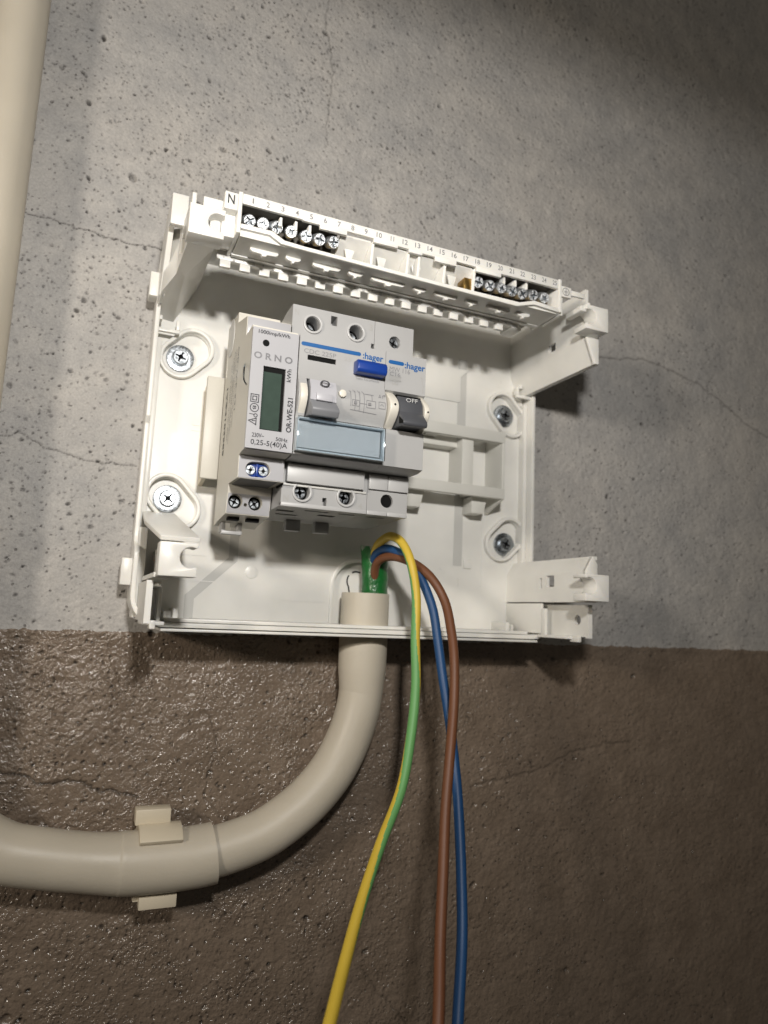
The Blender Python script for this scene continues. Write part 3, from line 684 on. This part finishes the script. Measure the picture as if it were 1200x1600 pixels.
for k, (y0, y1, z0, z1, s) in enumerate([(36.5, 38, 10, 42, 'IP51  Cl.B  EN50470  -25..+55C  3x230V'), (31, 33, 12, 46, '0,25-5(40)A  1000imp/kWh  50Hz  230V~'), (33.8, 35.2, 8, 44, 'Licznik energii elektrycznej 1-fazowy'), (24.5, 26.5, 20, 46, 'OR-WE-521'), (28.4, 29.8, 14, 46, 'Made for rail mounting 35mm')]):
    text(s, y0, y1, z0, z1, -17.58, 'grey_ink', body, .0, -1, 'left')

# --- residual current breaker
RC = thing('residual_current_breaker', 'two-module residual current breaker with blue test button and grey toggle', 'breaker', (17.5, 50, -17))
prof = [(56, -18), (56, 58), (22, 62.8), (13.2, 62.8), (13.2, 46.2), (0, 45.4), (0, 30.4)] + curve_z(14.2, 29.6, 0, 3.2)[1:] + [(0, 13.6), (0, 0), (4, -.8), (13.2, -.8), (13.2, -16.4), (15, -17.2)]
cut = MB()
for x, z in ((8.5, 56), (26.7, 56.2)): cut.cyl((x, z), 2.95, 10, 24)
for x, z in ((8.2, -11.5), (26, -11.6)): cut.cyl((x, z), 3.0, 10, 24)
cut.box(15.9, 18.6, 10, 20, 57.2, 61.2).box(16.5, 18.2, 10, 17, -17.5, -12.8).box(33.6, 36, 10, 22, 50, 53).box(3.4, 14.6, -1.2, 1.2, 36.2, 38.2).box(3.3, 14.7, -6, 3, 13.4, 28.7)
for x0, x1, y0, y1 in ((2, 9, 24, 28), (12, 22, 20, 22), (20, 27, 27, 31), (26, 33, 20, 22), (4, 13, 34, 37)): cut.box(x0, x1, y0, y1, -20, -16.9)
body = part('breaker_body', MB().prism(prof, .1, 34.85, 'x'), 'breaker', RC, .2, cut)
part('indicator_window', MB().box(3.3, 14.7, .9, 1.3, 36.1, 38.3), 'black', RC, 0)
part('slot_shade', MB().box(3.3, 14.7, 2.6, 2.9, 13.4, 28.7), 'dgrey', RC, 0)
for x, z in ((8.5, 56), (26.7, 56.2), (8.2, -11.5), (26, -11.6)):
    n = 32
    part('screw_collar', MB().ring([(x + 4.0*math.cos(2*math.pi*i/n), z + 4.0*math.sin(2*math.pi*i/n)) for i in range(n)], [(x + 3.05*math.cos(2*math.pi*i/n), z + 3.05*math.sin(2*math.pi*i/n)) for i in range(n)], 12.4, 13.6), 'breaker_w', RC, .25)
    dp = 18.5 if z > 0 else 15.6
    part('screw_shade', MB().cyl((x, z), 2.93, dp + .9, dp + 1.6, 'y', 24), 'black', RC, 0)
    part('terminal_screw', screw_head_mb(2.35, 1.6, 2.1, .9, .5, (0, -1, 0), (x - (.3 if z > 0 else .2), dp, z - (.5 if z > 0 else 0)), .6 + x * .1, 24), ['zinc', 'black'], RC, 0)
    part('socket_shade', MB().cyl((x, z), 2.9, 22.6, 23.4, 'y', 20), 'black', RC, 0)
part('terminal_flap', MB().box(1.3, 32.6, 10.6, 13.4, -8.4, -1.2), 'breaker_w', RC, .35)
part('flap_base', MB().box(.6, 34.4, 12.6, 13.5, -9.6, -8.6), 'thin', RC, .15)
part('lower_bead', MB().box(.1, 34.9, 12.7, 16, -17.6, -15.9), 'breaker_w', RC, .35)
for x in (12, 25): part('rail_clip', MB().box(x, x + 6.5, 48, 52, -22.6, -17.8), 'breaker', RC, .5)
btn = part('test_button', MB().prism([(-5.2, 34.6), (-5.2, 37.2), (-4.2, 38.6), (.2, 38.8), (.2, 33.7), (-4.4, 33.7)], 21.7, 33.8, 'x'), 'blue', RC, .45, seg=3)
tog = part('toggle', MB().prism([(2.4, 28.4), (-2.6, 28.2), (-4.4, 24.4), (-4.8, 19.6), (-8.6, 16.4), (-8.9, 15.4), (-7.6, 13.2), (-3, 14.2), (2.4, 14)], 3.8, 14.2, 'x'), 'grey', RC, .4)
part('toggle_face', MB().prism([(-2.9, 28.0), (-4.75, 24.2), (-5.1, 19.8), (-4.6, 19.8), (-4.2, 24.3), (-2.5, 28.1)], 4, 14, 'x'), 'lightgrey', tog, 0)
part('toggle_pad', MB().box(6.0, 12.2, -6.0, -4.8, 19.6, 22.4), 'lightgrey', tog, .3)  # light grey raised block on the toggle face
text('O', 7.4, 11.2, 25.2, 27.7, -4.85, 'ink', tog, .02)
part('toggle_cheek', MB().prism([(2, 30)] + curve_z(13.6, 29.4, 1, 5.2) + [(2, 13.4)], .6, 3.3, 'x'), 'cheek', RC, .3)
part('seal_lug', MB().cyl((16.6, 24.2), 1.5, -4.4, -1, 'y', 20), 'cheek', RC, .4)
cover = part('label_cover', MB().box(.1, 34.7, -4.2, -3.4, .6, 13.4), 'clear', RC, .3)
for bx in ((.2, .8, -3.38, .3, .8, 13.2), (34.0, 34.6, -3.38, .3, .8, 13.2), (.9, 33.9, -3.38, .3, .8, 1.5), (.9, 33.9, -3.38, .3, 12.7, 13.2)):
    part('cover_edge_highlight', MB().box(*bx), 'edge', cover, .15)
part('label_paper', MB().box(1.2, 33.6, -1.0, -.4, 2.4, 12.4), 'paper', RC, 0)
part('blue_band', MB().prism(stadium(12.6, 42.15, 23.8, 1.5, 0), -.12, .2), 'blue_ink', RC, 0)
text(':hager', 25.3, 33.9, 39.9, 43.3, -.08, 'blue_ink', RC, .022)
text('CDC 225P', 1.9, 14.5, 38.7, 40.4, -.08, 'grey_ink', RC, .0)
text('25 A  0,03 A', 17.8, 34.2, 38.3, 39.9, -.08, 'faint_ink', RC, .0)
text('Teste Recomenda', 22.7, 32.5, 32.0, 33.1, -.08, 'grey_ink', RC, .0)
text('N', .9, 2.6, 58.6, 61, 13.1, 'faint_ink', RC, .0); text('3', 32.4, 34, 58.4, 61, 13.1, 'faint_ink', RC, .0)
text('N', 1.0, 3.0, -15.6, -13.2, 13.1, 'faint_ink', RC, .0); text('4', 31.4, 33, -15.6, -13.4, 13.1, 'faint_ink', RC, .0)
def bulge(z): return -3.2 * math.sin(math.pi * (29.6 - z) / 15.4) - .1
def dl(segs, w, m):
    mb = MB()
    for (x0, z0), (x1, z1) in segs:
        d = Vector((x1 - x0, z1 - z0)); l = d.length; d /= l; nx, nz = -d.y*w/2, d.x*w/2; k = max(1, int(abs(z1 - z0) / .8))
        for i in range(k):
            a = (x0 + (x1-x0)*i/k, z0 + (z1-z0)*i/k); b = (x0 + (x1-x0)*(i+1)/k, z0 + (z1-z0)*(i+1)/k)
            q = [(a[0]+nx, a[1]+nz), (a[0]-nx, a[1]-nz), (b[0]-nx, b[1]-nz), (b[0]+nx, b[1]+nz)]
            mb.add([(p[0], bulge(p[1]) - .05, p[1]) for p in q], [(0, 1, 2, 3)])
    part('print', mb, m, RC, 0)
dl([((20.2, 26.4), (20.2, 20.2)), ((22, 26.8), (22, 19)), ((23.8, 26.8), (23.8, 19)), ((25.6, 26.4), (25.6, 18.4)), ((19.6, 26.6), (20.2, 25.6)), ((21.2, 27), (22, 26)), ((23, 27), (23.8, 26)), ((24.8, 27), (25.6, 26))] + rect(20.8, 23.6, 20.6, 22.8) + rect(26.6, 30.2, 20.6, 23.4) + rect(31.6, 34.2, 21, 23.6) + [((23.6, 21.8), (26.6, 21.8)), ((20.2, 19), (31, 18.6)), ((26, 26), (29.6, 26)), ((28.8, 26), (28.8, 23.4)), ((32.2, 22), (32.8, 22.8)), ((32.8, 22.8), (33.6, 22))], .22, 'grey_ink')
mbk = MB()
for cx_, cz_ in ((22.0, 21.7), (27.8, 22)): mbk.box(cx_ - .55, cx_ + .55, bulge(cz_) - .25, bulge(cz_) + .2, cz_ - .55, cz_ + .55)
part('print', mbk, 'grey_ink', RC, 0)
text('AC', 31.4, 34.4, 24.9, 26.8, bulge(25.9) - .14, 'grey_ink', RC, .0)

# --- miniature circuit breaker
MC = thing('circuit_breaker', 'one-module miniature circuit breaker with a dark toggle set to OFF', 'breaker', (43.7, 50, -17))
prof = [(56, -18), (56, 58), (22, 62.8), (13.2, 62.8), (13.2, 46.2), (0, 45.4), (0, 30), (3.5, 28.6), (3.5, 15.6), (0, 14.4), (0, 0), (4, -.8), (13.2, -.8), (13.2, -16.4), (15, -17.2)]
cut = MB().cyl((44.1, 55.5), 2.6, 10, 24).cyl((43.5, -11.4), 2.7, 10, 26).box(38, 46, 20, 22, -20, -16.9)
body = part('breaker_body', MB().prism(prof, 35.0, 52.5, 'x'), 'breaker', MC, .2, cut)
for x, z, d in ((44.1, 55.5, 15.2), (43.5, -11.4, 16)):
    part('terminal_screw', screw_head_mb(2.45, 1.6, 1.9, .9, .5, (0, -1, 0), (x, d, z), .4, 24), ['zinc', 'black'], MC, 0)
    part('socket_shade', MB().cyl((x, z), 2.55, 14.4 if z < 0 else 16.4, 25, 'y', 20), 'black', MC, 0)
part('terminal_cap', MB().box(35.2, 43.2, 11.8, 13.4, -7.4, -1.2).box(43.4, 52.3, 11.8, 13.4, -7.4, -1.2), 'breaker_w', MC, .3)
part('lower_bead', MB().box(35, 43.6, 12.7, 16, -17.6, -15.9).box(43.7, 52.5, 12.7, 16, -17.6, -15.9), 'breaker_w', MC, .35)
for x0, x1 in ((35.6, 39.2), (50.2, 52.4)):
    p = part('toggle_cheek', MB().prism([(4, 30.2)] + curve_z(14.2, 30, 2, 7.4, 16) + [(4, 14)], x0, x1, 'x'), 'cheek', MC, .4, seg=3)
part('pivot_dot', MB().cyl((37.4, 23), .4, -5.6, -5.2, 'y', 10).cyl((51.4, 22), .35, -5.55, -5.2, 'y', 10), 'black', MC, 0)
tog = part('toggle', MB().prism([(3.4, 27.8), (-2.2, 27.6), (-4.2, 24.4), (-4.6, 20.8), (-8.6, 17.0), (-9.0, 15.6), (-8.3, 14.6), (-3, 15.4), (3.4, 15.2)], 39.5, 49.8, 'x'), 'dgrey', MC, .4)
part('toggle_hollow', MB().prism([(-8.6, 16.4), (-8.9, 15.2), (-5.4, 15.9), (-5.2, 18.6)], 39.3, 39.6, 'x'), 'black', tog, 0)
part('toggle_top_gap', MB().box(39.4, 49.9, -1.4, 3, 27.9, 28.4), 'black', MC, 0)
text('OFF', 42.4, 47.4, 25.1, 26.7, -4.25, 'white_ink', tog, .0)
part('blue_band', MB().prism(stadium(39.5, 41.55, 6.6, 1.5, 0), -.12, .2), 'blue_ink', MC, 0)
text(':hager', 43.1, 52.1, 39.2, 42.7, -.08, 'blue_ink', MC, .022)
text('MW 116', 36.7, 45.5, 37.8, 39.7, -.08, 'grey_ink', MC, .0)
text('C16', 36.8, 41.4, 36, 37.6, -.08, 'grey_ink', MC, .0)
text('6000', 37.2, 41.2, 34.5, 35.6, -.08, 'faint_ink', MC, .015)
lines(rect(36.9, 41.5, 34.2, 35.9) + rect(38.2, 40.2, 32.7, 34.0), .22, -.07, 'faint_ink', MC)
text('3', 38.8, 39.6, 32.9, 33.8, -.08, 'faint_ink', MC)
lines([((50.8, 37.6), (50.8, 36.6)), ((50.2, 37.4), (51.4, 36.8)), ((50.8, 36.4), (51.6, 33.6)), ((51.4, 33.4), (51.4, 31.6)), ((50.3, 31.6), (50.3, 32))], .2, -.07, 'faint_ink', MC)
text('2', 51.0, 51.8, 31.2, 32.4, -.08, 'faint_ink', MC)
part('dark_gap', MB().box(34.5, 35.3, 14, 20, -12, -2).box(-.3, .1, 11, 20, -10, -1).box(-.35, .12, 13, 18, 48, 53), 'black', MC, 0)

# ------------------------------------------------------------------ conduit run
CP = thing('cream_conduit', 'cream plastic conduit bending along the wall and up into the box', 'conduit', (-24, 63, -157))
YA = 63.0
axis_b = [(56.0, -70), (56.1, -82), (55.4, -96.5), (51.4, -110.9), (44.4, -124.7), (33.9, -136.8), (21.6, -146.0), (11.0, -151.2), (-5.2, -155.3), (-20, -156.5)]
path = spline([(x, YA, z) for x, z in axis_b], 8)
part('conduit_bend', MB().tube(path, 10.0, 40), 'pvc', CP, 0)
sock = [(-47, 11.1), (-70, 11.1), (-80, 11.0), (-83, 10.8), (-86, 10.45), (-89, 10.2), (-92, 9.98)]
soc = MB().tube([(56.05, YA, z) for z, r in sock], [r for z, r in sock], 44, caps=False)
soc.tube([(56.05, YA, -47), (56.05, YA, -60)], [9.7, 9.7], 44, caps=False)
n = 44; ring_o = [(56.05 + 11.1*math.cos(2*math.pi*i/n), YA + 11.1*math.sin(2*math.pi*i/n), -47) for i in range(n)]; ring_i = [(56.05 + 9.7*math.cos(2*math.pi*i/n), YA + 9.7*math.sin(2*math.pi*i/n), -47) for i in range(n)]
soc.add(ring_o + ring_i, [(i, (i+1) % n, n + (i+1) % n, n + i) for i in range(n)])
part('socket', soc, 'pvc', CP, 0)
axis_l = [(-5.6, -155.6), (-12, -156.4), (-24.0, -156.9), (-36, -156.8), (-41, -156.5), (-44, -156.3), (-54.2, -155.0), (-69.2, -152.3), (-84.2, -148.4), (-97.5, -139), (-107, -124), (-111.4, -104), (-112, -80)]
rad = [11.8, 11.8, 11.8, 11.8, 11.7, 11.3, 10.7, 10.6, 10.6, 10.6, 10.6, 10.5, 10.4]
pl = spline([(x, YA, z) for x, z in axis_l], 6)
rr_ = np.interp(np.linspace(0, len(rad) - 1, len(pl)), range(len(rad)), rad)
part('conduit_bend', MB().tube(pl, list(rr_), 44), 'pvc', CP, 0)
part('conduit_pipe', MB().tube([(-112, YA, -82), (-112, YA, 60), (-112, YA, 200), (-112, YA, 420)], 10.4, 44), 'pvc', CP, 0)

def clip(label, c, vertical):
    t = thing('pipe_clip', label, 'pipe clip', (c[0], 77, c[1]))
    n = 26; o = []; i_ = []
    R0, R1 = (12.0, 14.4) if not vertical else (10.7, 13.0)
    for k in range(n + 1):
        a = math.radians(46 + 226 * k / n); o.append((YA - R1*math.cos(a), R1*math.sin(a))); i_.append((YA - R0*math.cos(a), R0*math.sin(a)))
    mb = MB(); w = 8.2
    def pt(u, yv, s): return (c[0] + u, yv, c[1] + s) if not vertical else (c[0] - s, yv, c[1] + u)
    vs = []; fs = []
    for k in range(n + 1):
        vs += [pt(-w, *o[k]), pt(w, *o[k]), pt(w, *i_[k]), pt(-w, *i_[k])]
    for k in range(n):
        for j in range(4): fs.append((4*k + j, 4*k + (j+1) % 4, 4*k + 4 + (j+1) % 4, 4*k + 4 + j))
    fs += [(0, 1, 2, 3), (4*n + 3, 4*n + 2, 4*n + 1, 4*n)]
    mb.add(vs, fs)
    part('saddle', mb, 'clip', t, .4)
    def bar(u0, u1, y0, y1, s0, s1):
        a, b = pt(u0, y0, s0), pt(u1, y1, s1)
        return MB().box(min(a[0], b[0]), max(a[0], b[0]), y0, y1, min(a[2], b[2]), max(a[2], b[2]))
    part('saddle_foot', bar(-w, w, 72, 77.6, -9, 9), 'clip', t, .4)
    part('side_lug', bar(-9.6, 4, 63, 70, 13.8, 19.8), 'clip', t, .5)
    part('side_lug', bar(-6, 8.4, 60, 65, -16.9 if not vertical else -14, -11.8), 'clip', t, .5)
clip('cream snap clip holding the conduit joint under the box', (-27.6, -157.0), False)
clip('cream snap clip on the upright pipe, beside the box', (-112, -33), True)

# ------------------------------------------------------------------ cable
CB = thing('power_cable', 'cut green cable rising from the conduit with loose yellow-green, blue and brown wires', 'cable', (62, 63, -60))
n = 40
def top_z(t):      # ragged cut edge: high at the back left, deep notch in front
    a = math.degrees(t) % 360
    d = min(abs(a - 254), 360 - abs(a - 254))
    return -25.5 - 11.5 * max(0, 1 - d / 30) - 2.8 * max(0, math.cos(math.radians(a - 10))) + 1.3 * math.sin(5 * t + .6) + .7 * math.sin(11 * t)
sh = MB(); vs = []
rows = 14
for k in range(rows + 1):
    for i in range(n):
        t = 2*math.pi*i/n; f = k / rows; zt = top_z(t); z = -60 + (zt + 60) * f
        r = 6.15 + .15 * math.sin(3*t + z*.25) + .12 * math.sin(z * .9); sx = 60.4 - .6 * (z + 47) / 22; fl_ = 1 + .10 * max(0, f - .75) * 4 * (1 if math.cos(t) < 0 else .4)
        vs.append((sx + r * fl_ * math.cos(t), 63 + r * math.sin(t), z))
fs = []
for k in range(rows):
    for i in range(n): fs.append((k*n + i, k*n + (i+1) % n, (k+1)*n + (i+1) % n, (k+1)*n + i))
sh.add(vs, fs)
base = rows * n
inner = []
for i in range(n):
    x, y, z = vs[base + i]; sx = 60.4 - .6*(z + 47)/22; inner.append((sx + (x - sx) * .72, 63 + (y - 63) * .72, z - .1))
low = [(60.6 + 4.6*math.cos(2*math.pi*i/n), 63 + 4.6*math.sin(2*math.pi*i/n), -56) for i in range(n)]
sh.add([vs[base + i] for i in range(n)] + inner + low, [(i, (i+1) % n, n + (i+1) % n, n + i) for i in range(n)] + [(n + i, n + (i+1) % n, 2*n + (i+1) % n, 2*n + i) for i in range(n)], 1)
part('green_sheath', sh, ['green_tape', 'cut'], CB, 0, label='dark green outer sheath with a ragged cut top')
earth = [(61, 65, -52), (59.6, 63.5, -40), (58.2, 60, -31), (57.2, 54, -25.5), (57.4, 47, -22.8), (58.4, 40.4, -22), (60.8, 33.4, -25.7), (62.7, 28.4, -34.2), (64.1, 25.6, -47.7), (63.4, 22.2, -66.2), (61.8, 19.1, -83.9), (58.1, 13.9, -102.9), (51.9, 8.3, -120.5), (40.5, -1.8, -137.2), (29.7, -12.5, -151.3), (19.8, -24.9, -164.3), (9.5, -39.8, -174.8), (-2, -54, -190), (-10, -66, -215), (-14, -72, -250)]
pe = spline(kink(earth, 1), 20); me_ = len(pe)
zs_ = [p.z for p in pe]
def phi(t):
    k = t * (me_ - 1) / 20
    return np.interp(k, [0, 5, 8, 10, 12, 13.3, 15, 19], [0, .1, 1.0, 2.5, 4.2, 5.3, 6.2, 6.6])
def ycol(t, d):
    th = math.atan2(d.x * .918 - d.y * -.394 * -1, -d.y * .92 - d.x * .39)
    a = (th - phi(t) + math.pi) % (2*math.pi) - math.pi
    return 0 if abs(a) < math.radians(88) else 1
part('wire', MB().tube(pe, 1.95, 48, mat_fn=ycol), ['w_yellow', 'w_green'], CB, 0, label='yellow and green striped wire')
blue = [(63.5, 65, -52), (61.5, 63, -42), (58.6, 60, -34), (57.3, 56, -29.6), (58.8, 49.7, -26.9), (61.8, 42.2, -28.4), (66.1, 35.6, -33.0), (69.4, 31.0, -40.5), (72.1, 26.3, -52.7), (73.3, 22.4, -65.9), (73.9, 18.0, -81.2), (74.6, 12.7, -98.2), (74.8, 6.0, -118.8), (73.5, -.6, -135.7), (70.5, -7.9, -150.9), (66.3, -15.7, -166.5), (57.6, -29.4, -188.3), (52, -38, -215), (48, -42, -255)]
part('wire', MB().tube(spline(kink(blue, 2), 8), 1.95, 20), 'w_blue', CB, 0, label='blue wire')
brown = [(61, 61, -52), (59.5, 60, -44), (58, 57.8, -37.5), (57.6, 54, -33), (59, 48.3, -30.8), (62.1, 41.3, -31.0), (67.6, 33.6, -34.3), (72.3, 27.0, -40.4), (75.4, 21.6, -49.9), (76.3, 16.4, -60.4), (75.3, 11.2, -73), (72.6, 6.2, -90), (68.1, .4, -108), (64, -5.7, -126.9), (59.4, -12.7, -146.1), (54.8, -21.3, -162.8), (47.6, -34.7, -183.9), (40, -44, -208), (36, -50, -250)]
part('wire', MB().tube(spline(kink(brown, 4), 8), 1.95, 20), 'w_brown', CB, 0, label='brown wire')

# ------------------------------------------------------------------ unseen lamp body and hood, added to shade the top right of the wall
WL = thing('added_lamp_hood', 'small black lamp body with a hood, added out of view to shade the wall', 'lamp', (LAMP[0], LAMP[1] - 30, LAMP[2]))
x, y, z = LAMP
part('added_lamp_housing', MB().box(x - 30, x + 30, y - 45, y - 4, z - 24, z + 53), 'added_lampbody', WL, 1.5)
part('added_shading_hood', MB().box(x - 100, x + 130, y - 4, y + 95, z + 53, z + 55), 'added_lampbody', WL, 0)
